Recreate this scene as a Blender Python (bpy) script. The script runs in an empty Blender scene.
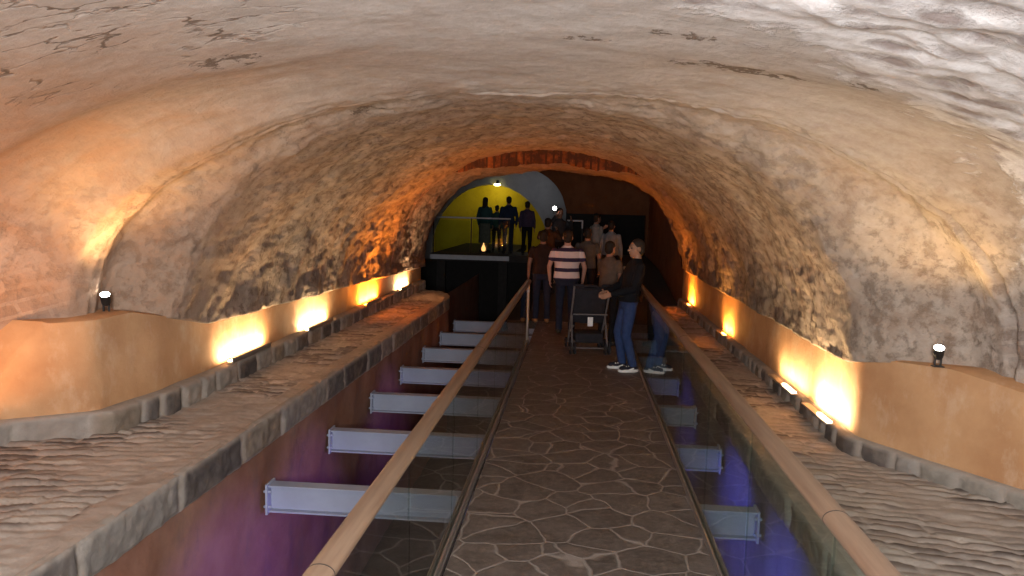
import bpy, bmesh, math, random
from mathutils import Vector, Matrix, noise
random.seed(7)
C = bpy.context.scene.collection
PI = math.pi
sc = bpy.context.scene

# ------------------------------------------------------------------ materials
class MB:
    def __init__(s, name):
        s.m = bpy.data.materials.new(name); s.m.use_nodes = True
        s.nt = s.m.node_tree; s.nt.nodes.clear()
        s.out = s.nt.nodes.new('ShaderNodeOutputMaterial')
    def n(s, t, ins=None, **props):
        nd = s.nt.nodes.new('ShaderNode' + t)
        for k, v in props.items(): setattr(nd, k, v)
        if ins:
            for k, v in ins.items():
                if isinstance(v, bpy.types.NodeSocket): s.nt.links.new(v, nd.inputs[k])
                else: nd.inputs[k].default_value = v
        return nd
    def pos(s, scale=(1,1,1), rot=(0,0,0), loc=(0,0,0)):
        t = s.n('TexCoord').outputs['Object']
        return s.n('Mapping', {'Vector': t, 'Scale': scale, 'Rotation': rot, 'Location': loc}).outputs[0]
    def noise(s, sc_, det=6, rough=.6, vec=None, dist=0):
        return s.n('TexNoise', {'Vector': vec if vec else s.pos(), 'Scale': sc_, 'Detail': det, 'Roughness': rough, 'Distortion': dist}).outputs['Fac']
    def ramp(s, f, a, b, ca=0., cb=1.):
        return s.n('MapRange', {'Value': f, 'From Min': a, 'From Max': b, 'To Min': ca, 'To Max': cb}).outputs[0]
    def mix(s, f, a, b, bt='MIX'):
        nd = s.n('Mix', data_type='RGBA', blend_type=bt)
        for i, v in ((0, f), (6, a), (7, b)):
            if isinstance(v, bpy.types.NodeSocket): s.nt.links.new(v, nd.inputs[i])
            else: nd.inputs[i].default_value = (v if i == 0 else (*v, 1))
        return nd.outputs[2]
    def math(s, op, a, b=0., c=0.):
        return s.n('Math', {0: a, 1: b, 2: c}, operation=op).outputs[0]
    def blob(s, c, r, soft=.5):
        """1 inside an ellipsoidal patch centred on c (a place on the surface), 0 outside"""
        v = s.n('Mapping', {'Vector': s.n('TexCoord').outputs['Object'], 'Location': c, 'Scale': r}, vector_type='TEXTURE').outputs[0]
        l = s.n('VectorMath', {0: v}, operation='LENGTH').outputs['Value']
        return s.ramp(l, 1 + soft, 1 - soft)
    def bsdf(s, col, rough=.8, metal=0., bump=None, bstr=.5, bdist=.02, spec=.4, **kw):
        b = s.n('BsdfPrincipled')
        for k, v in (('Base Color', col), ('Roughness', rough), ('Metallic', metal), ('Specular IOR Level', spec)):
            if isinstance(v, bpy.types.NodeSocket): s.nt.links.new(v, b.inputs[k])
            else: b.inputs[k].default_value = (*v, 1) if k == 'Base Color' else v
        for k, v in kw.items():
            b.inputs[k].default_value = v
        if bump is not None:
            bn = s.n('Bump', {'Height': bump, 'Strength': bstr, 'Distance': bdist})
            s.nt.links.new(bn.outputs[0], b.inputs['Normal'])
        s.nt.links.new(b.outputs[0], s.out.inputs[0])
        return s.m

def simple(name, col, rough=.6, metal=0., var=.25, sc_=8, bstr=.15, spec=.4):
    m = MB(name); n = m.noise(sc_)
    d = tuple(c * (1 - var) for c in col); l = tuple(min(1, c * (1 + var)) for c in col)
    return m.bsdf(m.mix(m.ramp(n, .3, .7), d, l), rough, metal, m.noise(sc_ * 8), bstr, .004, spec)

def emis(name, col, strength):
    m = MB(name)
    e = m.n('Emission', {'Color': (*col, 1), 'Strength': strength})
    m.nt.links.new(e.outputs[0], m.out.inputs[0]); return m.m

def mat_vault():
    m = MB('vault_plaster')
    big = m.noise(.9, 5, .6); mid = m.noise(3.2, 8, .65, dist=.6); fin = m.noise(16, 8, .7)
    flow = m.noise(2.2, 7, .65, m.pos((.8, 3., 1.2), (0, 0, .5)), .8)
    col = m.mix(m.ramp(big, .35, .65), (.36, .28, .21), (.43, .375, .325))
    col = m.mix(m.ramp(flow, .42, .75, 0, .5), col, (.50, .43, .36))
    col = m.mix(m.ramp(mid, .55, .75, 0, .65), col, (.22, .135, .085))
    # near crown paler and greyer, brightness of the flash put into the colour
    crown = m.blob((.3, 1.6, 3.1), (3.0, 3.6, 1.2), .45)
    col = m.mix(m.math('MULTIPLY', crown, .85), col, m.mix(m.ramp(flow, .35, .7), (.53, .50, .475), (.63, .605, .58)))
    # rubble with smeared lime, near right haunch
    sp = m.n('SeparateXYZ', {0: m.n('TexCoord').outputs['Object']})
    rub = m.math('SUBTRACT', m.math('SUBTRACT', sp.outputs['X'], .1), m.math('MULTIPLY', m.math('SUBTRACT', sp.outputs['Y'], 3.1), 1.3))
    rub = m.math('MULTIPLY', m.ramp(rub, -.5, .7), m.ramp(sp.outputs['Z'], 1.0, 1.4))
    rubm = m.ramp(m.math('ADD', rub, m.math('MULTIPLY', m.math('SUBTRACT', mid, .5), 1.6)), .45, .6)
    v = m.n('TexVoronoi', {'Vector': m.pos((2.4, 5.5, 5), (0, 0, .35)), 'Scale': 1.3, 'Smoothness': .5}, feature='SMOOTH_F1').outputs['Distance']
    vn = m.ramp(m.math('ADD', v, m.math('MULTIPLY', fin, .35)), .35, .62)
    col = m.mix(rubm, col, m.mix(vn, (.36, .31, .30), (.76, .74, .73)))
    # dark warm stone in the rougher inner tunnel
    y = m.n('SeparateXYZ', {0: m.n('TexCoord').outputs['Object']}).outputs['Y']
    inner = m.ramp(y, 5.3, 6.6)
    low = m.math('MULTIPLY', m.ramp(y, 3.6, 4.8), m.ramp(sp.outputs['Z'], 2.5, 1.7))
    rgh = m.math('MAXIMUM', inner, m.math('MULTIPLY', low, .7))
    col = m.mix(m.math('MULTIPLY', inner, .75), col, m.mix(m.ramp(mid, .4, .6), (.40, .325, .26), (.24, .19, .15)))
    pit = m.ramp(m.noise(9, 7, .75), .50, .62)
    col = m.mix(m.math('MULTIPLY', m.math('MULTIPLY', rgh, pit), .8), col, (.11, .07, .045))
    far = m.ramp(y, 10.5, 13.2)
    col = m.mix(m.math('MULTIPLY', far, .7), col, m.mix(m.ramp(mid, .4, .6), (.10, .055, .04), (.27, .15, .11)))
    for c_, r_ in (((-3.72, 4.85, 1.3), (.4, .5, .22)), ((2.95, 4.85, 1.25), (.35, .6, .22))):
        bk = m.n('TexBrick', {'Vector': m.pos((1, 1, 1), (PI/2, 0, .3)), 'Scale': 1., 'Brick Width': .3, 'Row Height': .09, 'Mortar Size': .012,
                 'Color1': (.17, .12, .11, 1), 'Color2': (.11, .08, .075, 1), 'Mortar': (.3, .24, .2, 1)}).outputs['Color']
        col = m.mix(m.math('MULTIPLY', m.blob(c_, r_, .4), .8), col, bk)
    # orange staining, left haunch
    bp = m.ramp(m.noise(1.7, 7, .7, m.pos((.8, 1.6, 1.3)), .5), .50, .66)
    col = m.mix(m.math('MULTIPLY', bp, m.ramp(crown, 0, 1, .5, .08)), col, (.23, .135, .08))
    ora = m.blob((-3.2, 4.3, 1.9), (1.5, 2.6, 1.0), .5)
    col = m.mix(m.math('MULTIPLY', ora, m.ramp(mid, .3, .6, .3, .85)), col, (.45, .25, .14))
    # flaked plaster edges (thin dark broken lines)
    wv = m.n('Mapping', {'Vector': m.n('TexCoord').outputs['Object'], 'Scale': (1.7, 4.5, 2.0), 'Rotation': (0, 0, .35)}).outputs[0]
    nv = m.n('TexNoise', {'Vector': wv, 'Scale': 1.6, 'Detail': 5}).outputs['Color']
    wv2 = m.n('VectorMath', {0: wv, 1: nv}, operation='ADD').outputs[0]
    ed = m.n('TexVoronoi', {'Vector': wv2, 'Scale': 1.5}, feature='DISTANCE_TO_EDGE').outputs['Distance']
    line = m.math('MULTIPLY', m.ramp(ed, .045, .02), m.ramp(m.noise(2.6, 4), .46, .54))
    fl = m.blob((-2.05, 3.35, 2.4), (.85, .6, .9), .25)
    line = m.math('MULTIPLY', line, fl)
    chips = None
    for c, r in (((.82, 4.35, 2.75), (.40, .13, .4)), ((.0, 3.95, 2.8), (.12, .05, .4)), ((-1.78, 4.0, 2.65), (.17, .12, .4)),
                 ((1.35, 4.1, 2.65), (.1, .06, .4)), ((.46, 3.75, 2.8), (.15, .08, .4)), ((-1.55, 5.9, 2.4), (.2, .16, .4)), ((.1, 3.0, 2.8), (.1, .04, .4))):
        bl = m.blob(c, r, .6); chips = bl if chips is None else m.math('MAXIMUM', chips, bl)
    chips = m.ramp(m.math('MULTIPLY', chips, m.ramp(m.noise(11, 5, .7), .42, .60)), .35, .5)
    ca = m.n('Attribute', attribute_name='crack').outputs['Fac']
    ca = m.math('MULTIPLY', ca, m.ramp(m.noise(5, 5), .38, .5))
    dark = m.math('MAXIMUM', m.math('MAXIMUM', line, chips), ca)
    col = m.mix(m.math('MULTIPLY', dark, .85), col, (.11, .075, .055))
    col = m.mix(m.ramp(fin, .35, .7, .35, 0), col, (.24, .17, .12))
    h = m.math('ADD', m.math('MULTIPLY', fin, .45), m.math('MULTIPLY', mid, m.ramp(y, 3.6, 6.0, .2, .8)))
    h = m.math('SUBTRACT', h, m.math('MULTIPLY', dark, .8))
    h = m.math('ADD', h, m.math('MULTIPLY', m.math('MULTIPLY', rubm, vn), .6))
    h = m.math('SUBTRACT', h, m.math('MULTIPLY', m.math('MULTIPLY', rgh, pit), .5))
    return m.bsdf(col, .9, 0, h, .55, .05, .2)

def mat_slot():
    m = MB('orange_stained_brick')
    b = m.n('TexBrick', {'Vector': m.pos((1, 1, 1), (PI/2, 0, 0)), 'Scale': 1.0, 'Brick Width': .12, 'Row Height': .5, 'Mortar Size': .018,
                         'Color1': (.24, .075, .02, 1), 'Color2': (.13, .035, .012, 1), 'Mortar': (.05, .02, .01, 1)}).outputs['Color']
    n = m.noise(5, 6, .7)
    return m.bsdf(m.mix(m.ramp(n, .40, .56), b, (.05, .02, .012)), .9, 0, n, .8, .05, .2)

def mat_paint(name, a, b, c):
    m = MB(name); n = m.noise(1.8, 6, .6); k = m.noise(4.5, 8, .7, m.pos((1, 1, .6)))
    col = m.mix(m.ramp(n, .35, .65), a, b)
    col = m.mix(m.ramp(k, .52, .72, 0, .7), col, c)
    z = m.n('SeparateXYZ', {0: m.n('TexCoord').outputs['Object']}).outputs['Z']
    return m.bsdf(col, .85, 0, m.noise(10, 8, .7), .4, .02, .25)

def mat_flag():
    m = MB('stamped_flagstone')
    p = m.pos()
    w = m.n('TexNoise', {'Vector': p, 'Scale': 1.6, 'Detail': 3}).outputs['Color']
    w = m.n('VectorMath', {0: w, 'Scale': .26}, operation='SCALE').outputs[0]
    p2 = m.n('VectorMath', {0: p, 1: w}, operation='ADD').outputs[0]
    e = m.n('TexVoronoi', {'Vector': p2, 'Scale': 3.3, 'Randomness': .95}, feature='DISTANCE_TO_EDGE').outputs['Distance']
    cell = m.n('TexVoronoi', {'Vector': p2, 'Scale': 3.3, 'Randomness': .95}, feature='F1').outputs['Color']
    j = m.ramp(m.math('ADD', e, m.math('MULTIPLY', m.noise(20, 5), .025)), .048, .022)
    n = m.noise(5, 8, .7); n2 = m.noise(22, 6, .7)
    col = m.mix(m.ramp(n, .35, .65), (.045, .036, .031), (.125, .10, .088))
    cs = m.n('SeparateColor', {0: cell}).outputs[0]
    col = m.mix(.35, col, m.mix(cs, (.045, .035, .028), (.12, .094, .077)))
    col = m.mix(m.ramp(n2, .45, .7, 0, .5), col, (.20, .165, .14)); col = m.mix(m.ramp(m.noise(9, 8, .75), .5, .68, 0, .6), col, (.035, .028, .024))
    col = m.mix(m.math('MULTIPLY', j, .72), col, (.26, .225, .20))
    h = m.math('ADD', m.math('MULTIPLY', j, -.5), m.math('MULTIPLY', n2, .35))
    h = m.math('ADD', h, m.math('MULTIPLY', n, .4))
    return m.bsdf(col, m.ramp(n, .3, .7, .42, .62), 0, h, .5, .02, .45)

def mat_attr(name, mul=1.):
    m = MB(name)
    a = m.n('VertexColor', layer_name='stone').outputs['Color']
    n = m.noise(14, 8, .7); k = m.noise(3, 6, .65)
    col = m.mix(m.ramp(n, .3, .7, 0, .6), a, m.mix(.5, a, (.12, .09, .07)))
    col = m.mix(m.ramp(k, .5, .7, 0, .45), col, (.33, .27, .22))
    return m.bsdf(col, .88, 0, m.noise(24, 8, .75), .6, .02, .25)

def mat_glass():
    m = MB('balustrade_glass')
    tr = m.n('BsdfTransparent', {'Color': (.86, .92, .90, 1)})
    gl = m.n('BsdfGlossy', {'Color': (.9, .95, .95, 1), 'Roughness': .012})
    fr = m.n('Fresnel', {'IOR': 1.5}).outputs[0]
    fr = m.math('MULTIPLY', fr, m.math('SUBTRACT', 1., m.n('NewGeometry').outputs['Backfacing']))
    mx = m.n('MixShader', {0: fr, 1: tr.outputs[0], 2: gl.outputs[0]})
    m.nt.links.new(mx.outputs[0], m.out.inputs[0]); return m.m

def mat_rail():
    m = MB('bronze_wood_rail')
    g = m.noise(3, 6, .6, m.pos((14, .6, 14)))
    return m.bsdf(m.mix(m.ramp(g, .3, .7), (.12, .073, .048), (.19, .125, .082)), .36, .0, g, .1, .005, .6)

def mat_stripes():
    m = MB('striped_polo')
    z = m.n('SeparateXYZ', {0: m.n('TexCoord').outputs['Object']}).outputs['Z']
    z = m.math('ADD', z, m.math('MULTIPLY', m.noise(3, 2), .02))
    s = m.math('FRACT', m.math('ADD', m.math('DIVIDE', z, .165), .35))
    f = m.ramp(s, .60, .64)
    return m.bsdf(m.mix(f, (.62, .50, .47), (.035, .022, .05)), .9, 0, m.noise(60), .2, .004, .2)

MT = dict(
    vault=mat_vault(), slot=mat_slot(),
    paint=mat_paint('ochre_plaster', (.40, .21, .10), (.52, .31, .16), (.56, .40, .27)),
    pitwall=mat_paint('pit_plaster', (.22, .10, .065), (.30, .16, .11), (.17, .11, .09)),
    brown=mat_paint('far_brown_plaster', (.13, .05, .02), (.17, .07, .03), (.09, .035, .015)),
    redwall=mat_paint('red_plaster', (.30, .09, .03), (.38, .13, .05), (.2, .06, .02)),
    grey=mat_paint('far_grey_plaster', (.30, .30, .31), (.36, .36, .37), (.26, .26, .27)),
    yellow=mat_paint('far_yellow_plaster', (.48, .36, .02), (.56, .43, .03), (.38, .27, .02)),
    flag=mat_flag(), stone=mat_attr('ledge_stone'), glass=mat_glass(), rail=mat_rail(),
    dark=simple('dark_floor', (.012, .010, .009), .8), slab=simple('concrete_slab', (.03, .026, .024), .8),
    steel=simple('painted_steel', (.30, .33, .42), .5, .0, .08, 4, .08),
    channel=simple('aluminium_channel', (.42, .40, .38), .35, .8, .1),
    post=simple('brushed_steel', (.5, .48, .46), .35, .9, .1),
    black=simple('black_metal', (.02, .018, .017), .45),
    seal=simple('black_seal', (.012, .012, .012), .6),
    bar=simple('pale_platform_edge', (.55, .57, .62), .6, 0, .1),
    warm=emis('lit_warm_lens', (1, .72, .38), 30), white=emis('lit_white_lens', (1, .96, .88), 30),
    amber=emis('lit_amber_lens', (1, .36, .05), 22), yel=emis('lit_yellow_lens', (1, .85, .3), 12),
    blue=emis('lit_blue_lens', (.12, .08, 1), 10), purple=emis('lit_purple_lens', (.35, .1, 1), 8),
)

# ------------------------------------------------------------------ object helpers
def obj(name, bm, mat, parent=None, smooth=True, mods=None):
    me = bpy.data.meshes.new(name)
    bmesh.ops.recalc_face_normals(bm, faces=bm.faces[:])
    bm.to_mesh(me); bm.free()
    for p in me.polygons: p.use_smooth = smooth
    for m in (mat if isinstance(mat, (list, tuple)) else [mat]): me.materials.append(m)
    o = bpy.data.objects.new(name, me); C.objects.link(o)
    if parent: o.parent = parent
    if smooth and mods is None:
        es = o.modifiers.new('edge', 'EDGE_SPLIT'); es.split_angle = math.radians(40)
    return o
def tag(o, label, cat, group=None):
    o['label'] = label; o['category'] = cat
    if group: o['group'] = group
    return o
def thing(name, label, cat, loc=(0,0,0), rz=0, group=None):
    o = bpy.data.objects.new(name, None); C.objects.link(o); o.empty_display_size = .1
    o.location = loc; o.rotation_euler = (0, 0, rz); return tag(o, label, cat, group)
def struct(name, bm, mat, smooth=True, mods=None):
    o = obj(name, bm, mat, None, smooth, mods); o['kind'] = 'structure'; return o
def box(bm, c, s, rz=0, bev=0, rot=None):
    r = bmesh.ops.create_cube(bm, size=1)
    M = Matrix.Translation(c) @ (rot if rot else Matrix.Rotation(rz, 4, 'Z')) @ Matrix.Diagonal((*s, 1))
    bmesh.ops.transform(bm, matrix=M, verts=r['verts'])
    if bev:
        es = list({e for v in r['verts'] for e in v.link_edges})
        bmesh.ops.bevel(bm, geom=es, offset=bev, segments=2, affect='EDGES', profile=.5)
def rings(bm, rs, close=True):
    prev = None; allr = []
    for r in rs:
        vs = [bm.verts.new(p) for p in r]; allr.append(vs)
        if prev:
            k = len(vs)
            for i in range(k): bm.faces.new((prev[i], prev[(i+1) % k], vs[(i+1) % k], vs[i]))
        prev = vs
    if close:
        bm.faces.new(allr[0][::-1]); bm.faces.new(allr[-1])
def frame(d):
    d = d.normalized(); a = Vector((0, 0, 1)) if abs(d.z) < .9 else Vector((0, 1, 0))
    u = d.cross(a).normalized(); return u, u.cross(d).normalized(), d
def cap(bm, p0, p1, r0, r1=None, k=12, flat=False):
    p0 = Vector(p0); p1 = Vector(p1); r1 = r0 if r1 is None else r1
    u, v, d = frame(p1 - p0)
    prof = [(p0, r0)] + [(p1, r1)] if flat else \
        [(p0 - d * r0 * math.cos(a), r0 * math.sin(a)) for a in (.25, .7, 1.15)] + [(p0, r0), (p1, r1)] + \
        [(p1 + d * r1 * math.sin(a), r1 * math.cos(a)) for a in (.42, .87, 1.3)]
    rings(bm, [[c + (u * math.cos(2*PI*i/k) + v * math.sin(2*PI*i/k)) * r for i in range(k)] for c, r in prof])
def path(bm, pts, r, k=10):
    for a, b in zip(pts, pts[1:]): cap(bm, a, b, r, r, k)
def ell(bm, c, r, rot=None, sub=3):
    q = bmesh.ops.create_icosphere(bm, subdivisions=sub, radius=1)
    bmesh.ops.transform(bm, matrix=Matrix.Translation(c) @ (rot if rot else Matrix.Identity(4)) @ Matrix.Diagonal((*r, 1)), verts=q['verts'])
def oval(bm, st, k=20):
    rings(bm, [[Vector((c[0] + rx*math.cos(2*PI*i/k), c[1] + ry*math.sin(2*PI*i/k), c[2])) for i in range(k)] for c, rx, ry in st])
def lathe(bm, prof, k=24, axis='Z', loc=(0,0,0)):
    rs = []
    for r, h in prof:
        ring = []
        for i in range(k):
            a = 2*PI*i/k; x, y = r*math.cos(a), r*math.sin(a)
            p = Vector((x, y, h)) if axis == 'Z' else (Vector((h, x, y)) if axis == 'X' else Vector((x, h, y)))
            ring.append(p + Vector(loc))
        rs.append(ring)
    rings(bm, rs)

def lerp(tab, y):
    if y <= tab[0][0]: return tab[0][1]
    for (a, va), (b, vb) in zip(tab, tab[1:]):
        if y <= b: return va + (vb - va) * (y - a) / (b - a)
    return tab[-1][1]
def fr(x, y, z, s, o=4): return noise.fractal(Vector((x*s, y*s, z*s)), .8, 2.1, o)

WL = [(-3, -4.2), (4.3, -4.0), (4.81, -3.68), (5.14, -3.24), (5.8, -3.14), (16.2, -3.12)]
WR = [(-3, 3.3), (4.3, 3.25), (5.0, 2.84), (5.65, 2.42), (5.95, 2.26), (6.15, 2.16), (16.2, 2.10)]
LEDGE_L, LEDGE_R = .35, .20
PITL, PITR, PITZ = -2.33, 1.42, -2.2
HEADL = [(-3, .8), (4.78, .78), (4.98, 1.16), (5.5, 1.18), (5.9, 1.10), (6.5, .97), (16, .82)]
HEADR = [(-3, .9), (5.0, .93), (5.5, 1.01), (5.9, .98), (6.3, .90), (9, .91), (16, .95)]

# ------------------------------------------------------------------ ceiling: the rough vault
def vault():
    bm = bmesh.new(); T = 380; ck = []
    ys = []; y = -3.
    while y < 12.99:
        ys.append((y, 0)); y += .06 if y < 3 else (.03 if y < 5.0 else .016 if y < 6.15 else .055)
    ys += [(12.999, 0), (13.0, 1)]
    y = 13.06
    while y < 16: ys.append((y, 1)); y += .07
    ys += [(16.0, 1), (16.02, 2)]
    prev = None
    for y, ring in ys:
        off = lerp([(5.62, -.17), (5.95, .06)], y)
        xl = lerp(WL, y) + off; xr = lerp(WR, y) - off
        zl = lerp(HEADL, y); zr = lerp(HEADR, y)
        crown = lerp([(-3, 2.95), (3, 2.88), (5.3, 2.78), (5.9, 2.80), (9, 2.88), (13, 2.97)], y)
        if ring == 2: crown = 3.3; xl -= .3; xr += .3
        row = []
        for i in range(-2, T + 3):
            t = min(1, max(0, i / T)); a = PI * (1 - t)
            ca, sa = math.cos(a), math.sin(a); c = (xl + xr)/2; hw = (xr - xl)/2
            zf = zl + (zr - zl) * t
            cr = crown
            if ring == 1:
                q = min(1, max(0, (sa - .80 + .02*math.sin(9*t*PI)) / .16)); cr = crown - (.235 - .02*(y-13)) * q*q*(3-2*q)
            n = 2.08
            x = c + hw * math.copysign(abs(ca)**(2/n), ca); z = zf + (cr - zf) * abs(sa)**(2/n)
            nx, nz = ca, sa
            h = abs(ca)
            # scooped flare between the two arches
            d = 0
            if 4.0 < y < 5.35: d += .17 * math.sin(PI*(y-4.0)/1.35)**2 * h
            if 5.35 < y < 6.0: d += .17 * math.sin(PI*(y-5.35)/.65) * h**1.1 * (1-.5*h**8)
            gy = 5.33 + .08 * noise.noise(Vector((t*5, 3, 1)))
            d += (.06 if t > .45 else .02) * math.exp(-((y-gy)/.022)**2)
            cr_ = (max(0, min(1, (t-.44)*12)) * max(0, min(1, (.93-t)*12)) + .35) * math.exp(-((y-gy)/.014)**2)
            gy = 5.98 + .06 * noise.noise(Vector((t*6, 9, 1)))
            d += .02 * math.exp(-((y-gy)/.05)**2)
            rough = lerp([(4.6, .012), (6, .045), (13, .055)], y)
            d += rough * fr(x, y, z, 1.1, 3) + rough * .45 * fr(x, y, z, 4.5, 3)
            if y > 5.2: d += .018 * abs(fr(x, y, z, 11, 2))
            # rubble haunch near right
            rb = max(0, min(1, (x - .3 - 1.3*(y-3.1)) * 1.5)) * max(0, min(1, (z-1.0)*2)) / 3
            if rb > 0: d += min(rb*3, 1) * .035 * fr(x*.7, y*1.6, z, 4.2, 4)
            if ring == 1: d += .02 * noise.noise(Vector((x*3, y*3, z*3)))
            if i < 0 or i > T:           # underside lip over the painted band
                k = -i if i < 0 else i - T
                sgn = -1 if i < 0 else 1
                x += sgn * .13 * k; z += .004 * k; d *= (0 if k == 2 else .5)
            vv = bm.verts.new((x + nx*d, y, z + nz*d)); row.append(vv)
            ck.append(cr_)
        if prev:
            for i in range(len(row)-1):
                f = bm.faces.new((prev[i], prev[i+1], row[i+1], row[i]))
                if ring == 1 and yprev[1] == 0: f.material_index = 1
        prev = row; yprev = (y, ring)
    o = struct('ceiling', bm, [MT['vault'], MT['slot']], True, mods=[])
    at = o.data.attributes.new('crack', 'FLOAT', 'POINT'); at.data.foreach_set('value', ck)
vault()

# ------------------------------------------------------------------ painted side walls (band above the ledge)
def band(name, tab, head, ledge, sgn, mat):
    bm = bmesh.new(); prev = None
    y = -3.
    while y <= 16.0:
        x = lerp(tab, y); top = lerp(head, y) + .01
        row = []
        for k in range(14):
            t = k / 13; z = ledge - .3 + t * (top - ledge + .3)
            d = .012 * fr(x, y, z, 2.5, 3)
            row.append(bm.verts.new((x + sgn*(d + .015*t), y, z)))
        row.append(bm.verts.new((x + sgn*.06, y, top + .012))); row.append(bm.verts.new((x + sgn*.28, y, top + .015)))
        if prev:
            for i in range(len(row)-1): bm.faces.new((prev[i], prev[i+1], row[i+1], row[i]))
        prev = row; y += .06
    return struct(name, bm, mat, True)
band('wall_left', WL, HEADL, LEDGE_L, -1, MT['paint'])
band('wall_right', WR, HEADR, LEDGE_R, 1, MT['paint'])

# ------------------------------------------------------------------ stonework with a colour per stone
def stoneobj(name, bm, cols):
    me = bpy.data.meshes.new(name); bm.to_mesh(me); bm.free()
    at = me.color_attributes.new('stone', 'FLOAT_COLOR', 'POINT')
    for i, c in enumerate(cols): at.data[i].color = (*c, 1)
    for p in me.polygons: p.use_smooth = True
    me.materials.append(MT['stone'])
    o = bpy.data.objects.new(name, me); C.objects.link(o); o['kind'] = 'structure'; return o
def rnd(*k): 
    random.seed(hash(k) & 0xffffffff); return random.random()
STC = [(.25, .21, .18), (.34, .30, .26), (.17, .14, .12), (.38, .34, .29), (.11, .09, .08)]
MOR = (.43, .38, .33)
def ledge(name, x_in, tab, zt, sgn):
    """x_in = pit edge of the ledge; tab = wall plan; stones laid on edge across the ledge"""
    bm = bmesh.new(); cols = []; prev = None
    y = -1.5; 
    while y < 15.6:
        dy = .016 if y < 7 else .03
        xw = lerp(tab, y) + sgn*.12
        xe = x_in
        if y > 14.6: xe = x_in + sgn * .35 * ((y-14.6)/1.0)**2   # rounded end
        row = []; nx = 64 if y < 99 else 30
        for i in range(nx + 1):
            x = xe + (xw - xe) * i / nx
            w = (abs(x) - abs(x_in))
            yy = y + .32 * w + .05 * noise.noise(Vector((x*2, y*1.2, 5)))
            r = math.floor(yy / .095); fy = yy/.095 - r
            L = .22 + .12 * rnd(r, 1); xx = w + rnd(r, 2) * L + .02*noise.noise(Vector((x*4, y*4, 1)))
            q = math.floor(xx / L); fx = xx / L - q
            e = min(min(fy, 1-fy) * .095, min(fx, 1-fx) * L)
            s = min(1, max(0, (e - .008) / .016))
            if w < .17: s = .9                      # kerb top, smooth mortar over it
            hh = (.010 + .012 * rnd(r, q, 3)) * s if w >= .17 else .014
            wear = noise.noise(Vector((x*1.3, y*.9, 8)))
            if wear > .0: s *= max(0, 1 - wear*3); hh *= max(.2, 1 - wear*2.5)
            hh += .012 * fr(x, y, 0, 6, 3)
            c = STC[int(rnd(r, q, 4) * 5)] if w >= .17 else (.38, .32, .27)
            cc = tuple(MOR[j] + (c[j] - MOR[j]) * s for j in range(3))
            row.append(bm.verts.new((x, y, zt + hh + .04 * w))); cols.append(cc)
        if prev:
            for i in range(nx): bm.faces.new((prev[i], prev[i+1], row[i+1], row[i]) if sgn < 0 else (row[i], row[i+1], prev[i+1], prev[i]))
        prev = row; y += dy
    return stoneobj(name, bm, cols)
ledge('trim_1', PITL, WL, LEDGE_L, -1)
ledge('trim_2', PITR, WR, LEDGE_R, 1)

def course(name, line, z0, z1, L0, sgn, bulge=.02, top=.10, pal=None, seed=0):
    """a row of roughly dressed blocks; line = plan polyline as (y, x) table"""
    pal = pal or [(.30, .27, .24), (.16, .14, .13), (.35, .31, .27), (.10, .085, .08), (.27, .22, .17)]
    bm = bmesh.new(); cols = []; prev = None
    y = -1.5; s_len = 0; q = 0; L = L0
    px, py = lerp(line, y), y
    while y < line[-1][0]:
        x = lerp(line, y); ds = math.hypot(x-px, y-py); s_len += ds; px, py = x, y
        if s_len > L: s_len = 0; q += 1; L = L0 * (.6 + .8 * rnd(q, seed))
        e = min(s_len, L - s_len)
        s = min(1, max(0, (e - .012) / .03))
        base = pal[int(rnd(q, seed, 7) * len(pal))]
        row = []
        nz = 12
        for k in range(nz + 1):
            t = k / nz; z = z0 + (z1 - z0) * t
            sz = min(1, max(0, (min(t, 1-t) * (z1-z0) - .004) / .02)); ss = s * sz
            d = bulge * (ss - .4) + .012 * fr(x, y, z, 9, 3) + .012 * rnd(q, seed, 9)
            n = .75 + .5 * abs(noise.noise(Vector((x*14, y*14, z*14))))
            c = tuple(MOR[j]*.85 + (base[j]*n - MOR[j]*.85) * ss for j in range(3))
            row.append(bm.verts.new((x + sgn*d, y, z))); cols.append(c)
        row.append(bm.verts.new((x - sgn*top, y, z1 + .006))); cols.append((.33, .28, .23))
        if prev:
            for i in range(len(row)-1): bm.faces.new((prev[i], prev[i+1], row[i+1], row[i]) if sgn > 0 else (row[i], row[i+1], prev[i+1], prev[i]))
        prev = row; y += .02
    return stoneobj(name, bm, cols)
off = lambda tab, d: [(y, x + d) for y, x in tab if y < 16] + [(15.9, tab[-1][1] + d)]
course('baseboard_left', off(WL, .09), LEDGE_L - .05, LEDGE_L + .20, .34, 1, seed=3, top=.12)
course('baseboard_right', off(WR, -.07), LEDGE_R - .02, LEDGE_R + .16, .26, -1, seed=5, top=.12,
       pal=[(.26, .20, .14), (.30, .27, .23), (.13, .11, .10), (.22, .15, .09), (.33, .30, .27)])
kl = [(-1.5, PITL), (14.6, PITL), (15.0, PITL - .06), (15.4, PITL - .22), (15.6, PITL - .35)]
kr = [(-1.5, PITR), (14.6, PITR), (15.0, PITR + .06), (15.4, PITR + .22), (15.6, PITR + .35)]
course('trim_3', kl, LEDGE_L - .22, LEDGE_L + .01, .85, 1, bulge=.014, seed=11, top=.05)
course('trim_4', kr, LEDGE_R - .2, LEDGE_R + .01, .85, -1, seed=13, top=.05)

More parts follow.
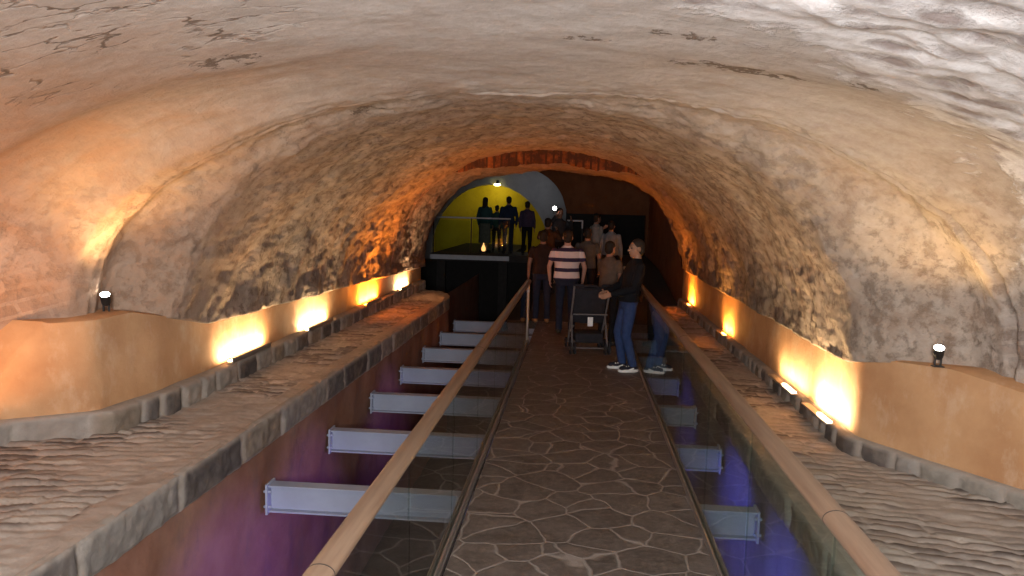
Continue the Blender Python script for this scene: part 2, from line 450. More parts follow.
# ------------------------------------------------------------------ pit
def pitwall(name, x, z1, sgn):
    bm = bmesh.new(); prev = None; y = -3
    while y < 24:
        row = []
        for k in range(30):
            z = PITZ + (z1 - PITZ) * k / 29
            xx = x
            if y > 14.6: xx = x - sgn*min(.45, .35*((y-14.6)/1.0)**2)
            row.append(bm.verts.new((xx - sgn*(.015 + .02 * fr(x, y, z, 2.2, 4)), y, z)))
        if prev:
            for i in range(29): bm.faces.new((prev[i], prev[i+1], row[i+1], row[i]))
        prev = row; y += .08 if y < 16 else 1
    return struct(name, bm, MT['pitwall'])
pitwall('wall_pit_left', PITL, LEDGE_L - .2, 1)
pitwall('wall_pit_right', PITR, LEDGE_R - .18, -1).data.materials[0] = mat_paint('pit_grey_plaster', (.15, .14, .125), (.21, .19, .17), (.12, .10, .09))
bm = bmesh.new(); box(bm, (-1.5, 13.5, PITZ - .1), (9, 33, .2)); struct('floor_pit', bm, MT['dark'], False)

# ------------------------------------------------------------------ walkway
WXL, WXR = -.67, .87
bm = bmesh.new(); box(bm, ((WXL+WXR)/2, 6.0, -.075), (WXR-WXL, 17.0, .15), bev=.006); struct('floor', bm, MT['flag'], False)
bm = bmesh.new()   # the ramp beyond
pr = [(14.5, .0, 0), (20.5, .62, 0), (24.6, .74, 0), (24.6, .5, 0), (20.5, .4, 0), (14.5, -.15, 0)]
a = [bm.verts.new((-.85, y, z)) for y, z, _ in pr]; b = [bm.verts.new((2.08, y, z)) for y, z, _ in pr]
bm.faces.new(a); bm.faces.new(b[::-1])
for i in range(6): bm.faces.new((a[i], b[i], b[(i+1) % 6], a[(i+1) % 6]))
struct('floor_ramp', bm, MT['slab'], False)

# steel beams under the walkway
def beam():
    t = thing('steel_beam', '', 'beam')
    b = bmesh.new(); cx = (PITL + PITR)/2; Lx = PITR - PITL - .06
    for z, hh, w in ((-.152-.0, .014, .12), (-.257, .20, .012), (-.350, .014, .12)):
        box(b, (cx, 0, z - .007), (Lx, w, hh), bev=.002)
    obj('beam_web', b, MT['steel'], t, False)
    for x in (PITL + .03, PITR - .03):
        b = bmesh.new(); box(b, (x, 0, -.258), (.018, .17, .24), bev=.003)
        for yy in (-.06, .06):
            for zz in (-.2, -.32): cap(b, (x-.02, yy, zz), (x+.02, yy, zz), .012, .012, 6)
        obj('end_plate', b, MT['steel'], t, False)
    return t
proto = beam(); kids = list(proto.children)
nth = ['nearest', 'second nearest', 'third nearest', 'fourth nearest', 'fifth nearest', 'sixth nearest', 'farthest']
for k in range(7):
    if k == 0: o = proto
    else:
        o = proto.copy(); C.objects.link(o)
        for ch in kids:
            c = ch.copy(); C.objects.link(c); c.parent = o
    o.location = (0, 5.85 + 1.56 * k, 0)
    o['label'] = 'grey steel I-beam bridging the pit under the walkway, ' + nth[k] + ' of the row'
    o['group'] = 'steel beams under the walkway'

# glass balustrades
def balustrade(name, label, x, railz, y0, y1, joints, posts, sgn):
    t = thing(name, label, 'balustrade', (x, y0, 0))
    def ch(n, b, m, sm=False): return obj(n, b, m, t, sm)
    b = bmesh.new()
    box(b, (-.018*sgn, (y1-y0)/2, .02), (.012, y1-y0, .05), bev=.002)
    box(b, (.018*sgn, (y1-y0)/2, .02), (.012, y1-y0, .05), bev=.002)
    box(b, (0, (y1-y0)/2, -.02), (.06, y1-y0, .035))
    ch('base_channel', b, MT['channel'])
    ys = [y0] + joints + [y1]
    for a, c in zip(ys, ys[1:]):
        b = bmesh.new(); box(b, (0, (a+c)/2 - y0, (railz-.02)/2), (.012, c-a-.012, railz-.045)); ch('glass_panel', b, MT['glass'])
    b = bmesh.new(); k = 24
    rs = []
    for yy in (0, .006, y1-y0-.006, y1-y0):
        s_ = .9 if yy in (0, y1-y0) else 1
        rs.append([Vector((.044*s_*math.cos(2*PI*i/k), yy, railz + .030*s_*math.sin(2*PI*i/k))) for i in range(k)])
    rings(b, rs); r = ch('handrail', b, MT['rail'], True)
    for yy in [q for q in joints][1::3]:
        b = bmesh.new(); rings(b, [[Vector((.0446*math.cos(2*PI*i/k), q, railz + .0312*math.sin(2*PI*i/k))) for i in range(k)] for q in (yy-y0-.002, yy-y0+.002)])
        obj('joint_ring', b, MT['seal'], r, True)
    for yy in posts:
        b = bmesh.new(); lathe(b, [(.055, 0), (.055, .012), (.026, .016), (.026, railz-.02)], 16, loc=(0, yy-y0, 0)); p = ch('post', b, MT['post'], True)
        b = bmesh.new(); box(b, (0, yy-y0-.03, railz-.14), (.05, .05, .03), bev=.005); obj('glass_clamp', b, MT['bar'], p, False)
    return t
jl = [1.0, 2.2, 3.45, 4.75, 6.0, 7.25, 8.5, 9.75, 11.0]
jr = [1.35, 2.59, 3.83, 5.05, 6.3, 7.55, 8.8, 10.05, 11.3, 12.55]
balustrade('glass_balustrade', 'frameless glass balustrade with tan handrail along the left edge of the walkway', WXL - .045, .925, -.4, 12.2, jl, [12.1], -1)
balustrade('glass_balustrade', 'frameless glass balustrade with tan handrail along the right edge of the walkway', WXR + .0, 1.03, -.4, 14.4, jr, [14.3], 1)

# ------------------------------------------------------------------ lights
def lamp(kind, loc, col, e, rot=None, size=.05, angle=None, blend=.6, aim=None, name='light'):
    l = bpy.data.lights.new(name, kind); l.energy = e; l.color = col
    if kind == 'SPOT': l.spot_size = angle; l.spot_blend = blend; l.shadow_soft_size = size
    elif kind == 'POINT': l.shadow_soft_size = size
    elif kind == 'AREA': l.size = size
    o = bpy.data.objects.new(name, l); C.objects.link(o); o.location = loc
    if aim is not None: o.rotation_euler = (Vector(aim) - Vector(loc)).to_track_quat('-Z', 'Y').to_euler()
    return o

def spotlamp(label, loc, lean):
    """black twin-leg adjustable spot standing on the wall head"""
    t = thing('spot_lamp', label, 'lamp', loc, 0)
    b = bmesh.new()
    for x in (-.02, .02): box(b, (x, 0, .035), (.012, .014, .075), bev=.003)
    box(b, (0, 0, .004), (.07, .06, .008), bev=.003)
    obj('bracket', b, MT['black'], t, False)
    b = bmesh.new()
    lathe(b, [(.022, 0), (.03, .012), (.034, .05), (.037, .085), (.034, .087), (.033, .08)], 20)
    bmesh.ops.transform(b, matrix=Matrix.Translation((0, 0, .06)) @ Matrix.Rotation(lean, 4, 'Y') @ Matrix.Rotation(.45, 4, 'X'), verts=b.verts[:])
    h = obj('lamp_head', b, MT['black'], t)
    b = bmesh.new(); ell(b, (0, 0, .085), (.033, .033, .012))
    bmesh.ops.transform(b, matrix=Matrix.Translation((0, 0, .06)) @ Matrix.Rotation(lean, 4, 'Y') @ Matrix.Rotation(.45, 4, 'X'), verts=b.verts[:])
    obj('lens', b, MT['white'], h)
    return t
spotlamp('small black spot lamp with a glowing lens on top of the left ochre panel', (-3.34, 5.43, 1.19), .2)
spotlamp('small black spot lamp with a glowing lens on top of the right ochre panel', (2.47, 5.58, 1.02), -.2)
lamp('SPOT', (-3.08, 5.18, 1.34), (1, .66, .30), 60, angle=1.9, aim=(-3.0, 5.25, 2.6), size=.1, blend=.9)
lamp('SPOT', (2.30, 5.36, 1.17), (1, .68, .33), 60, angle=2.1, aim=(2.1, 5.3, 2.5), blend=.9)

def uplight(label, x, y, z, mat, col, e, sgn, ang=2.7, tilt=.5, dist=.10, length=.9, pw=1.0, hood=False):
    t = thing('wall_uplight', label, 'lamp', (x, y, z), 0, 'uplights along the side walls')
    b = bmesh.new(); box(b, (0, 0, .010), (.07, length, .014), bev=.004)
    if sgn < 0: box(b, (.03, 0, .028), (.010, length, .045), bev=.003)
    obj('housing', b, MT['channel'], t, False)
    if sgn < 0:
        b = bmesh.new(); box(b, (-.004, 0, .022), (.03, length-.03, .008), bev=.002)
    else:
        b = bmesh.new(); box(b, (0, -length*.28, .024), (.035, length*.42, .012), bev=.003)
    obj('lens', b, mat, t, False)
    l = lamp('AREA', (x, y, z + .035), col, e * pw, aim=(x + sgn*.25, y, z + 1), size=.06)
    l.data.shape = 'RECTANGLE'; l.data.size = .05; l.data.size_y = length + .1; l.rotation_euler = (0, sgn*(PI + tilt), 0)
W = (1, .70, .38); A = (1, .30, .03)
zl, zr = LEDGE_L + .21, LEDGE_R + .17
uplight('glowing warm white uplight at foot of left wall, nearest the camera', -3.07, 7.3, zl, MT['warm'], W, 30, -1)
uplight('glowing warm white uplight at foot of left wall, second from the camera', -3.07, 9.35, zl - .02, MT['warm'], W, 30, -1)
uplight('amber uplight at foot of left wall throwing orange light up the vault', -3.07, 11.9, zl - .02, MT['amber'], A, 130, -1, tilt=.2)
uplight('warm white uplight at the far end of the left wall', -3.07, 14.2, zl - .02, MT['warm'], W, 34, -1)
uplight('brightest warm uplight at foot of right wall beside the ochre corner', 2.05, 6.75, zr, MT['warm'], W, 44, 1, length=.7)
uplight('thin warm light strip at foot of right wall behind the brightest uplight', 2.05, 7.9, zr, MT['warm'], W, 16, 1, length=.9)
uplight('middle orange uplight at foot of right wall', 2.05, 11.2, zr, MT['amber'], (1, .42, .08), 30, 1, length=.5)
uplight('orange uplight at foot of right wall, farthest down the tunnel', 2.05, 14.7, zr, MT['amber'], A, 60, 1, tilt=.3, length=.5)
uplight('amber uplight low on the near left wall just outside the view', -3.62, 4.0, zl, MT['amber'], (1, .50, .22), 26, -1, tilt=.1)

def led(label, loc, mat, col, e, aim, ang):
    t = thing('pit_light', label, 'lamp', loc, 0, 'coloured lights in the pit')
    sg = 1 if aim[0] > loc[0] else -1
    b = bmesh.new(); box(b, (0, 0, 0), (.10, .3, .12), bev=.01); box(b, (0, 0, .10), (.04, .04, .10)); obj('housing', b, MT['black'], t, False)
    b = bmesh.new(); box(b, (sg*.052, 0, -.01), (.008, .26, .08), bev=.002); obj('lens', b, mat, t, False)
    lamp('SPOT', (loc[0] + sg*.09, loc[1], loc[2]), col, e, angle=ang, aim=aim, size=.1)
for k, y in enumerate((5.1, 6.75, 9.9)):
    led('blue flood light hung under the right edge of the walkway, %s' % ('nearest', 'middle one', 'farthest')[k], (.35, y, -.34), MT['blue'], (.09, .10, 1), (75, 70, 20)[k], (1.42, y, -.8), 1.8)
for k, y in enumerate((5.1, 6.7, 9.8)):
    led('purple flood light hung under the left edge of the walkway, %s' % ('nearest', 'middle one', 'farthest')[k], (-.5, y, -.30), MT['purple'], (.27, .12, 1), (90, 60, 25)[k], (-2.4, y, -1.3), 1.5)

# soft neutral fill added just behind the camera, standing in for a flash
lamp('AREA', (-.1, -.9, 1.95), (.98, .97, .98), 440, size=.7, aim=(0, 6, 4.4))
# ------------------------------------------------------------------ far hall
def far_wall(name, y, th, x0, x1, top, hole, mat):
    bm = bmesh.new(); N = 120; f = []; 
    for i in range(N + 1):
        x = x0 + (x1 - x0) * i / N; zb = min(hole(x), top - .05)
        f.append([bm.verts.new((x, y, zb)), bm.verts.new((x, y, top)), bm.verts.new((x, y + th, top)), bm.verts.new((x, y + th, zb))])
    for a, b in zip(f, f[1:]):
        for k in range(4): bm.faces.new((a[k], a[(k+1) % 4], b[(k+1) % 4], b[k]))
    bm.faces.new(f[0]); bm.faces.new(f[-1][::-1])
    return struct(name, bm, mat, False)
def hole1(x):
    u = (x + 2.0) / 1.62
    if -4.8 < x < -2.0: return 3.35
    if 0 <= u < 1: return 1.95 + 1.4 * math.sqrt(1 - u*u)
    return 1.95 if x > -.45 and x < 2.05 else PITZ
far_wall('wall_far', 24.6, .35, -6, 3.2, 4.4, hole1, MT['brown'])
def hole2(x):
    u = (x + 3.05) / 2.1
    return .45 + 2.42 * math.sqrt(1-u*u) if abs(u) < 1 else PITZ
far_wall('wall_lunette', 28, .3, -7, 2.5, 4.4, hole2, MT['grey'])
bm = bmesh.new(); box(bm, (-3, 30.2, 1), (8, .2, 7)); struct('wall_yellow', bm, MT['yellow'], False)
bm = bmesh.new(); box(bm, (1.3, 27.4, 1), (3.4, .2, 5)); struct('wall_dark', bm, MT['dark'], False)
bm = bmesh.new(); box(bm, (2.3, 20.4, .8), (.3, 8.8, 6.2)); struct('wall_hall_right', bm, MT['redwall'], False)
bm = bmesh.new(); box(bm, (-6.2, 23, .8), (.3, 15, 6.8)); struct('wall_hall_left', bm, MT['brown'], False)
bm = bmesh.new(); box(bm, (-1.8, 23.2, 4.3), (9, 14.4, .2)); struct('ceiling_hall', bm, MT['brown'], False)
bm = bmesh.new(); box(bm, (-.4, -3.1, 1), (9, .2, 6)); struct('wall_back', bm, MT['slab'], False)

# platform
bm = bmesh.new(); box(bm, (-3, 23.3, -.85), (6, .3, 2.7)); struct('wall_light_blocker', bm, MT['dark'], False)  # near-black wall added under the deck to block the yellow light
t = thing('viewing_platform', 'raised platform slab with pale front edge across the far end of the pit', 'platform', (-3.0, 22.4, .5))
bm = bmesh.new(); box(bm, (0, 3.7, .13), (2.25, 7.5, .2)); obj('deck', bm, MT['slab'], t, False)
bm = bmesh.new(); box(bm, (0, -.07, .14), (2.25, .06, .13), bev=.01); obj('front_edge', bm, MT['bar'], t, False)
for x in (-.9, .9):
    bm = bmesh.new(); box(bm, (x, .6, -1.33), (.25, .25, 2.72)); obj('support_column', bm, MT['slab'], t, False)
t = thing('platform_railing', 'thin metal railing with glass in front of the people on the far platform', 'railing', (-3.0, 22.58, .752))
bm = bmesh.new(); cap(bm, (-1.1, 0, 1.0), (1.1, 0, 1.0), .022); obj('handrail', bm, MT['bar'], t)
for x in (-1.08, 0, 1.08):
    bm = bmesh.new(); cap(bm, (x, 0, .0), (x, 0, .98), .018); obj('post', bm, MT['black'], t)
for x in (-.54, .54):
    bm = bmesh.new(); box(bm, (x, 0, .48), (1.0, .01, .9)); obj('glass_panel', bm, MT['glass'], t, False)
t = thing('ramp_railing', 'short pale handrail with bent end behind the striped shirt man', 'railing', (-.1, 20.2, .6))
bm = bmesh.new(); path(bm, [(-.15, 0, 1.18), (.22, 0, 1.18), (.22, 0, 1.0)], .02); obj('handrail', bm, MT['bar'], t)
for x in (-.14, .22):
    bm = bmesh.new(); cap(bm, (x, 0, 0), (x, 0, 1.0), .016); obj('post', bm, MT['black'], t)
# small orange lamp on the platform edge
t = thing('table_lamp', 'tiny glowing orange lamp on the edge of the far platform', 'lamp', (-2.62, 22.43, .735))
bm = bmesh.new(); lathe(bm, [(.05, 0), (.05, .015), (.012, .03), (.012, .1)], 14); obj('base', bm, MT['black'], t)
bm = bmesh.new(); lathe(bm, [(.03, .09), (.06, .12), (.055, .2), (.02, .27), (.008, .33)], 14); obj('shade', bm, emis('orange_glow', (1, .5, .16), 1.6), t)
lamp('SPOT', (-3.0, 28.9, 2.9), (1, .83, .10), 26, angle=2.6, aim=(-3.0, 30.2, 2.2), size=.1)
lamp('POINT', (-2.95, 29.6, 2.75), (1, .85, .35), 5, size=.06)
lamp('POINT', (-1.6, 26.6, 2.9), (.9, .93, 1), 9, size=.3)
lamp('POINT', (.9, 21.5, 3.4), (1, .55, .30), 7, size=.3)
t = thing('ceiling_spot', 'small glowing yellow lamp at the top of the far yellow arch', 'lamp', (-2.83, 27.9, 2.9))
bm = bmesh.new(); lathe(bm, [(.05, .12), (.06, .0), (.08, -.04)], 14); obj('housing', bm, MT['black'], t)
bm = bmesh.new(); ell(bm, (0, -.02, -.03), (.12, .05, .05)); obj('lens', bm, MT['yel'], t)
lamp('SPOT', (1.0, 12.2, 1.3), (1, .32, .05), 30, angle=1.5, aim=(-.6, 13.0, 2.95), size=.1)

# ------------------------------------------------------------------ people
CM = {}
def cloth(name, col, rough=.9):
    if name not in CM: CM[name] = simple(name, col, rough, 0, .2, 14, .2, .2)
    return CM[name]
def hand(b, w, d, side, palm_n, s, curl=.5):
    """w wrist, d forearm direction, palm_n palm normal; thumb towards 'side'"""
    w = Vector(w); d = Vector(d).normalized(); side = Vector(side).normalized(); pn = Vector(palm_n).normalized()
    for k in range(4):
        o = side * (.027 - .018*k) * s
        cap(b, w + d*.01*s + o*.6, w + d*.085*s + o, .016*s, .013*s, 8)
        L = (.036, .042, .039, .030)[k] * s
        p = w + d*.085*s + o
        d1 = (d + pn*curl*.6).normalized(); q = p + d1*L
        d2 = (d + pn*curl*1.8).normalized(); r = q + d2*L*.75
        cap(b, p, q, .0095*s, .009*s, 8); cap(b, q, r, .009*s, .0075*s, 8)
    p = w + d*.025*s + side*.026*s
    q = p + (d*.6 + side*.7 + pn*.3).normalized()*.042*s; r = q + (d + side*.1 + pn*.4).normalized()*.034*s
    cap(b, p, q, .013*s, .011*s, 8); cap(b, q, r, .011*s, .009*s, 8)

def person(label, loc, rz, H=1.68, build=1., shirt=None, pants=None, skin=(.25, .13, .085), hair=(.015, .012, .01), longhair=False,
           arms=None, legs=None, head_turn=0., head_pitch=0., lean=0., sleeve='long', shoes=('shoe_dark', (.03, .03, .03)), vox=.013, skirt=False, sole=False, group=None):
    t = thing('person', label, 'person', loc, rz, group)
    s = H / 1.70
    V = lambda x, y, z: Vector((x, y, z)) * s
    # local frame: facing -Y, left hand at +X
    hipz = .90; sh = V(0, lean*.45, 1.385); pel = V(0, 0, hipz)
    arms = arms or {}
    A = {}
    for sd, sg in (('l', 1), ('r', -1)):
        S = V(sg*.175*build, lean*.45, 1.355)
        e, w = arms.get(sd, ((sg*.235*build, .03, 1.09), (sg*.235*build, -.05, .85)))
        A[sd] = (S, V(*e), V(*w), sg)
    LG = {}
    for sd, sg in (('l', 1), ('r', -1)):
        k, a = (legs or {}).get(sd, ((sg*.10, -.01, .48), (sg*.105, .02, .09)))
        LG[sd] = (V(sg*.09, 0, hipz-.02), V(*k), V(*a), sg)
    R = Matrix.Rotation(head_turn, 4, 'Z') @ Matrix.Rotation(head_pitch, 4, 'X')
    hc = V(0, lean*.5 - .02, 1.575)
    hp = lambda x, y, z: hc + (R @ Vector((x, y, z))) * s
    # body: one continuous skin surface
    b = bmesh.new()
    ell(b, hp(0, .012, .025), (.073*s, .092*s, .092*s), R)
    ell(b, hp(0, -.02, -.045), (.056*s, .066*s, .070*s), R)          # jaw
    ell(b, hp(0, -.062, -.088), (.024*s, .02*s, .018*s), R, 2)        # chin
    cap(b, hp(0, -.078, .012), hp(0, -.103, -.022), .010*s, .016*s, 8)  # nose
    ell(b, hp(0, -.075, .028), (.05*s, .02*s, .012*s), R, 2)          # brow
    ell(b, hp(0, -.082, -.055), (.024*s, .012*s, .010*s), R, 2)       # lips
    for sg in (1, -1): ell(b, hp(sg*.076, .012, -.005), (.012*s, .024*s, .034*s), R, 2)
    cap(b, hp(0, .02, -.05), V(0, lean*.45+.01, 1.40), .052*s, .062*s, 14)
    oval(b, [(V(0, 0, .86), .13*s*build, .09*s), (V(0, 0, .95), .15*s*build, .10*s), (V(0, lean*.2, 1.10), .13*s*build, .088*s),
             (V(0, lean*.35, 1.26), .16*s*build, .105*s), (V(0, lean*.45, 1.38), .15*s*build, .085*s), (V(0, lean*.45, 1.43), .07*s, .06*s)])
    for sd in 'lr':
        S, E, Wp, sg = A[sd]
        cap(b, S, E, .048*s, .037*s); cap(b, E, Wp, .037*s, .025*s)
        hd = (Wp - E).normalized(); inw = Vector((-sg, 0, 0)); 
        side = Vector((0, -1, 0)) if abs(hd.z) > .6 else Vector((0, 0, 1))
        pn = inw - hd * inw.dot(hd)
        if pn.length < .1: pn = Vector((0, 0, -1))
        hand(b, Wp, hd, side, pn, s)
        Hh, K, An, sg = LG[sd]
        cap(b, Hh, K, .072*s, .050*s); cap(b, K, An, .048*s, .034*s)
        cap(b, An + V(0, .02, -.04), An + V(0, -.13, -.055), .032*s, .028*s)
    o = obj('body', b, CM.setdefault('skin%s' % (skin,), simple('skin', skin, .55, 0, .08, 10, .05, .35)), t, True, mods=[])
    def rem(o, v, it=4):
        m = o.modifiers.new('r', 'REMESH'); m.mode = 'VOXEL'; m.voxel_size = v; m.use_smooth_shade = True
        m = o.modifiers.new('s', 'SMOOTH'); m.iterations = it; m.factor = .5
    rem(o, min(vox, .009) if vox < .011 else vox, 1)
    for sg in (1, -1):
        b = bmesh.new(); ell(b, hp(sg*.031, -.076, .010), (.013*s, .009*s, .008*s), R, 2)
        obj('eye', b, cloth('eye_dark', (.03, .02, .015), .3), t)
    # hair
    b = bmesh.new()
    ell(b, hp(0, .026, .046), (.083*s, .093*s, .086*s), R)
    ell(b, hp(0, .055, -.01), (.075*s, .060*s, .085*s), R)
    if longhair:
        cap(b, hp(0, .07, -.0), hp(0, .085, -.20), .07*s, .05*s)
        for sg in (1, -1): cap(b, hp(sg*.06, .03, 0), hp(sg*.065, .035, -.14), .032*s, .026*s)
    o = obj('hair', b, cloth('hair%s' % (hair,), hair, .7), t, True, mods=[]); rem(o, vox*.9)
    # trousers or skirt
    g = .014 * s
    b = bmesh.new()
    if skirt:
        oval(b, [(V(0, 0, .30), .20*s, .15*s), (V(0, 0, .6), .19*s, .145*s), (V(0, 0, .9), .17*s, .125*s), (V(0, 0, 1.02), .14*s, .10*s)])
    else:
        oval(b, [(V(0, 0, .80), .14*s*build, .10*s), (V(0, 0, .90), .165*s*build+g, .115*s), (V(0, 0, 1.02), .15*s*build+g, .105*s)])
        for sd in 'lr':
            Hh, K, An, sg = LG[sd]
            cap(b, Hh + V(0, 0, -.02), K, .088*s, .066*s); cap(b, K, An + V(0, 0, .02), .064*s, .056*s)
            dn = An + V(0, 0, -.02); cap(b, An + V(0, .0, .04), dn, .055*s, .058*s, 14, True)
    o = obj('skirt' if skirt else 'trousers', b, pants, t, True, mods=[]); rem(o, vox)
    # shirt
    b = bmesh.new()
    oval(b, [(V(0, 0, .90), .168*s*build+g, .12*s+g), (V(0, 0, 1.0), .160*s*build+g, .112*s+g), (V(0, lean*.2, 1.12), .150*s*build+g, .105*s+g),
             (V(0, lean*.35, 1.27), .172*s*build+g, .112*s+g), (V(0, lean*.45, 1.37), .160*s*build+g, .092*s+g), (V(0, lean*.45, 1.43), .085*s, .072*s), (V(0, lean*.46, 1.455), .066*s, .064*s)])
    for sd in 'lr':
        S, E, Wp, sg = A[sd]
        if sleeve == 'long':
            cap(b, S, E, .056*s, .051*s); cap(b, E, E + (Wp-E)*.88, .053*s, .041*s); 
        else:
            mid = S + (E - S)*.62; cap(b, S, S + (E-S)*.2, .056*s, .060*s); cap(b, S + (E-S)*.1, mid, .060*s, .062*s, 14, True)
    o = obj('shirt', b, shirt, t, True, mods=[]); rem(o, vox)
    # shoes
    for sd in 'lr':
        Hh, K, An, sg = LG[sd]
        b = bmesh.new()
        c = Vector((An.x, An.y, An.z - .09*s))
        cap(b, c + V(0, .03, .045), c + V(0, .0, .075), .040*s, .042*s)
        cap(b, c + V(0, .03, .042), c + V(sg*.015, -.14, .038), .040*s, .040*s)
        cap(b, c + V(0, .01, .06), c + V(sg*.01, -.10, .042), .044*s, .042*s)
        o = obj('shoe', b, cloth(*shoes), t, True, mods=[]); rem(o, vox*.8, 2)
        if sole:
            b2 = bmesh.new(); k = 22
            def outl(zz, e): return [c + V(.05*math.cos(2*PI*i/k)*e + sg*.008*(1-math.sin(2*PI*i/k)), -.055 + .135*math.sin(2*PI*i/k)*e, zz) for i in range(k)]
            rings(b2, [outl(.0, .95), outl(.008, 1.03), outl(.03, 1.05), outl(.036, .95)])
            obj('sole', b2, cloth('white_sole', (.7, .7, .68), .6), o)
            b3 = bmesh.new()
            for q in (-.03, -.06, -.09): cap(b3, c + V(-.03, q, .082 + q*.1), c + V(.03, q, .082 + q*.1), .009*s, .009*s, 6)
            for q in (-1, 1): cap(b3, c + V(q*.045, .0, .05), c + V(q*.047, -.06, .03), .010*s, .010*s, 6)
            obj('laces', b3, cloth('white_sole', (.7, .7, .68), .6), o)
            b4 = bmesh.new(); cap(b4, c + V(0, .0, .09), c + V(0, .01, .14), .045*s, .043*s, 14, True); obj('sock', b4, cloth('white_sock', (.7, .7, .7), .9), t)
    return t

rampz = lambda y: 0 if y < 14.5 else (y-14.5)/6*.62 if y < 20.5 else .62 + (y-20.5)/4.1*.12
jeans = cloth('blue_jeans', (.022, .042, .115)); navy = cloth('navy_jeans', (.012, .017, .035)); blk = cloth('black_cloth', (.006, .006, .008))
# man in black jumper, faces -X (left), back against the right balustrade
person('man in black jumper, blue jeans and white-soled trainers facing left by the right rail', (.68, 10.2, 0), -PI/2 + .25, 1.68, 1.05,
       blk, jeans, skin=(.30, .16, .10), hair=(.03, .02, .015), vox=.009, sole=True, shoes=('trainer_black', (.02, .02, .03)), lean=.18,
       arms={'l': ((.24, -.02, 1.08), (.10, -.27, .99)), 'r': ((-.24, -.05, 1.09), (-.08, -.30, 1.0))},
       legs={'l': ((.10, -.05, .48), (.11, .05, .09)), 'r': ((-.10, -.09, .49), (-.12, -.02, .09))}, head_turn=.15)
# striped polo man, back to the viewer
person('man seen from behind in a white and navy striped polo shirt and dark jeans', (-.15, 13.1, 0), PI + .06, 1.70, 1.22,
       mat_stripes(), navy, sleeve='short', vox=.010, skin=(.40, .22, .16),
       arms={'l': ((.29, .0, 1.10), (.27, -.10, .87)), 'r': ((-.29, .02, 1.09), (-.27, -.08, .86))}, head_pitch=.1)
person('person in a grey-brown top standing behind the man in the black jumper', (.50, 12.1, 0), PI*.8, 1.58, 1.0,
       cloth('taupe_top', (.09, .065, .05)), blk, longhair=False, sleeve='short', arms={'l': ((.22, -.12, 1.10), (.10, -.28, 1.05)), 'r': ((-.22, 0, 1.09), (-.22, -.1, .86))})
person('person in a dim grey T-shirt behind the dark pushchair', (.20, 15.3, rampz(15.3)), PI, 1.62, 1.05, cloth('grey_tee', (.05, .055, .055)), blk, sleeve='short')
person('person in a pale blue shirt in the dark doorway, right of a white shirt', (.72, 17.2, rampz(17.2)), PI*.9, 1.55, 1.05, cloth('pale_blue_shirt', (.14, .17, .20)), blk)
person('person in a white shirt with one arm raised in the dark doorway', (.42, 18.0, rampz(18)), PI*.7, 1.62, 1., cloth('white_shirt', (.24, .22, .20)), blk,
       arms={'l': ((.26, -.12, 1.2), (.12, -.3, 1.35))})
person('person in a dark brown top close left of the striped shirt man', (-.60, 14.3, 0), PI*1.05, 1.66, 1.05, cloth('dark_brown_top', (.022, .012, .010)), navy, sleeve='short', shoes=('tan_shoe', (.25, .12, .05)))
person('dark figure in an orange-brown top by the bright phone light', (-.62, 17.0, rampz(17)), PI*.9, 1.60, 1.0, cloth('rust_top', (.055, .025, .012)), blk,
       arms={'l': ((.25, -.1, 1.25), (.15, -.25, 1.42)), 'r': ((-.25, -.1, 1.25), (-.12, -.27, 1.42))})
person('person in a dark violet top at the right end of the far platform', (-1.42, 22.6, .74), PI*.95, 1.52, 1.0, cloth('violet_top', (.05, .04, .08)), blk, shoes=('shoe_dark', (.03, .03, .03)))
person('dark figure holding up a phone with its light on', (-.42, 18.6, rampz(18.6)), PI*.1, 1.66, 1.0, cloth('dark_grey_top', (.03, .03, .035)), blk,
       arms={'l': ((.27, -.1, 1.2), (.2, -.28, 1.42)), 'r': ((-.26, -.12, 1.3), (-.17, -.30, 1.52))})
person('woman with long hair in a teal top and grey skirt on the far platform', (-2.72, 23.5, .735), PI*.9, 1.62, 1.0, cloth('teal_top', (.02, .06, .065)), cloth('grey_skirt', (.14, .13, .12)), longhair=True, skirt=True)
person('short dark-haired person between the woman in teal and the man in blue', (-2.40, 23.8, .735), PI, 1.40, .9, cloth('green_top', (.03, .07, .06)), blk)
person('man in a blue top standing at the right side of the far platform', (-2.02, 23.4, .735), PI*1.1, 1.66, 1.1, cloth('blue_top', (.012, .025, .06)), navy)
# extend the deck to the ramp so that everyone stands on something
bm = bmesh.new(); box(bm, (-1.36, 23.4, .64), (1.04, 2.2, .19)); struct('floor_landing', bm, MT['slab'], False)

# phone
t = thing('phone', 'phone held up with its white light shining', 'phone', (-.30, 18.42, 2.0)); t.location = (-.53, 18.25, 2.02)
bm = bmesh.new(); box(bm, (0, 0, 0), (.075, .01, .15), bev=.004); obj('case', bm, MT['black'], t, False)
bm = bmesh.new(); ell(bm, (0, -.012, .05), (.045, .008, .045)); obj('flash_light', bm, MT['white'], t)

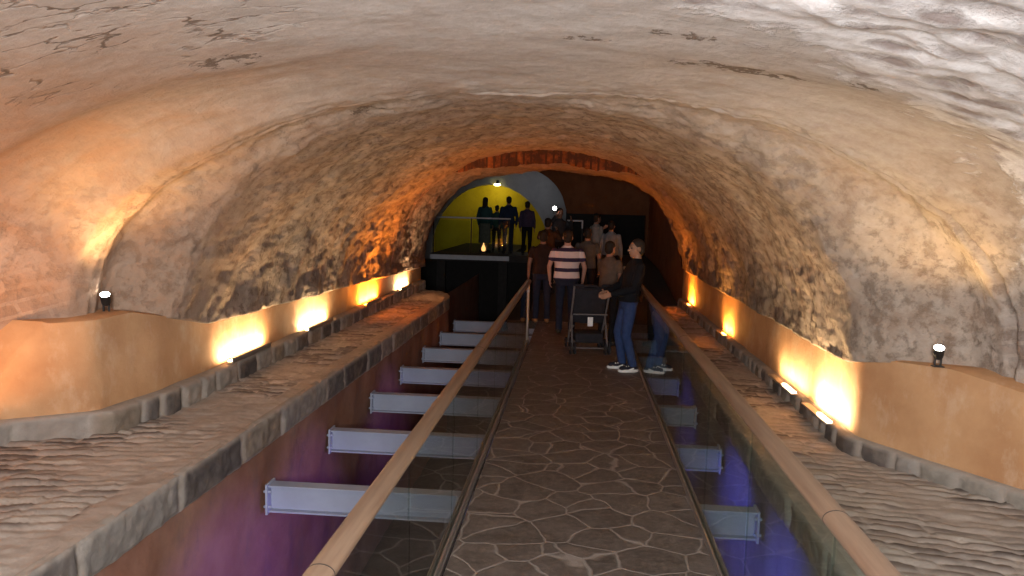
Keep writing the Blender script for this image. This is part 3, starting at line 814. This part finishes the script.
# pushchair
def pushchair(loc, rz):
    t = thing('pushchair', 'dark folding pushchair with a white tag beside the man in black', 'pushchair', loc, rz)
    fab = cloth('pushchair_fabric', (.022, .02, .024)); fm = cloth('pushchair_frame', (.14, .13, .13), .4)
    for sg in (1, -1):
        b = bmesh.new(); path(b, [(sg*.25, -.30, .98), (sg*.25, -.22, .80), (sg*.24, .32, .12)], .013); obj('frame_tube', b, fm, t)
        b = bmesh.new(); path(b, [(sg*.24, .0, .52), (sg*.25, -.25, .12)], .013); obj('rear_leg', b, fm, t)
        b = bmesh.new(); path(b, [(sg*.235, -.22, .40), (sg*.235, .22, .25)], .010); obj('side_bar', b, fm, t)
        b = bmesh.new(); cap(b, (sg*.25, -.33, .985), (sg*.14, -.35, .985), .019); obj('grip', b, fab, t)
        for y, r in ((-.27, .085), (.34, .075)):
            for q in (-.028, .028):
                b = bmesh.new(); x0 = sg*.245 + q
                lathe(b, [(r*.55, -.012), (r*.92, -.014), (r, -.008), (r, .008), (r*.92, .014), (r*.55, .012)], 20, 'X', (x0, y, r))
                w = obj('wheel', b, fab, t)
                b = bmesh.new(); lathe(b, [(r*.1, -.016), (r*.5, -.010), (r*.5, .010), (r*.1, .016)], 16, 'X', (x0, y, r)); obj('hub', b, fm, w)
    b = bmesh.new(); rs = []   # seat sling
    for x, y, z in ((0, -.14, .92), (0, -.10, .72), (0, -.02, .50), (0, .06, .42), (0, .25, .44)):
        rs.append([Vector((sx*.22, y + dy, z + dz)) for sx, dy, dz in ((-1, 0, 0), (-.4, -.025, -.02), (.4, -.025, -.02), (1, 0, 0), (1, .03, .03), (.4, .01, .01), (-.4, .01, .01), (-1, .03, .03))])
    rings(b, rs); obj('seat', b, fab, t)
    b = bmesh.new(); rs = []   # canopy hood
    for k in range(9):
        a = -.35 + 2.1 * k / 8
        rs.append([Vector((.25*math.cos(PI*i/12), -.05 - .0 + .30*math.sin(PI*i/12)**.6*math.sin(a), .68 + .30*math.sin(PI*i/12)**.6*math.cos(a))) for i in range(13)])
    for a, c in zip(rs, rs[1:]):
        va = [b.verts.new(p) for p in a]; vc = [b.verts.new(p) for p in c]
        for i in range(12): b.faces.new((va[i], va[i+1], vc[i+1], vc[i]))
    bmesh.ops.remove_doubles(b, verts=b.verts[:], dist=1e-4)
    o = obj('canopy', b, fab, t); m = o.modifiers.new('t', 'SOLIDIFY'); m.thickness = .012
    b = bmesh.new(); box(b, (0, .0, .22), (.40, .42, .14), bev=.03); obj('basket', b, fab, t)
    b = bmesh.new(); box(b, (.0, -.225, .46), (.075, .008, .13), bev=.003); obj('tag', b, cloth('white_tag', (.75, .74, .72)), t, False)
    b = bmesh.new(); cap(b, (-.24, -.21, .56), (.24, -.21, .56), .01); obj('cross_bar', b, fm, t)
    b = bmesh.new(); cap(b, (-.24, .34, .08), (.24, .34, .08), .009); obj('front_axle', b, fm, t)
    b = bmesh.new(); cap(b, (-.24, -.27, .09), (.24, -.27, .09), .009); obj('rear_axle', b, fm, t)
pushchair((.20, 11.5, 0), .12)

# ------------------------------------------------------------------ world, camera
w = bpy.data.worlds.new('world'); sc.world = w; w.use_nodes = True
w.node_tree.nodes['Background'].inputs[0].default_value = (.9, .85, .8, 1); w.node_tree.nodes['Background'].inputs[1].default_value = .0
cam = bpy.data.cameras.new('camera'); co = bpy.data.objects.new('camera', cam); C.objects.link(co); sc.camera = co
F = 800.; cam.sensor_width = 36; cam.lens = F/1024*36; cam.clip_start = .05
Yc = Vector(((578-512)/F, (288-212)/F, -1)).normalized()
r = math.radians(2.0); up = Vector((math.sin(r), math.cos(r), 0)); Zc = (up - Yc*up.dot(Yc)).normalized(); Xc = Yc.cross(Zc)
M = Matrix((Xc, Yc, Zc)).to_4x4(); M.translation = Vector((0, 0, 2.0)); co.matrix_world = M
vs = sc.view_settings; vs.view_transform = 'Standard'; vs.look = 'None'; vs.exposure = 0; vs.gamma = 1; vs.use_curve_mapping = False
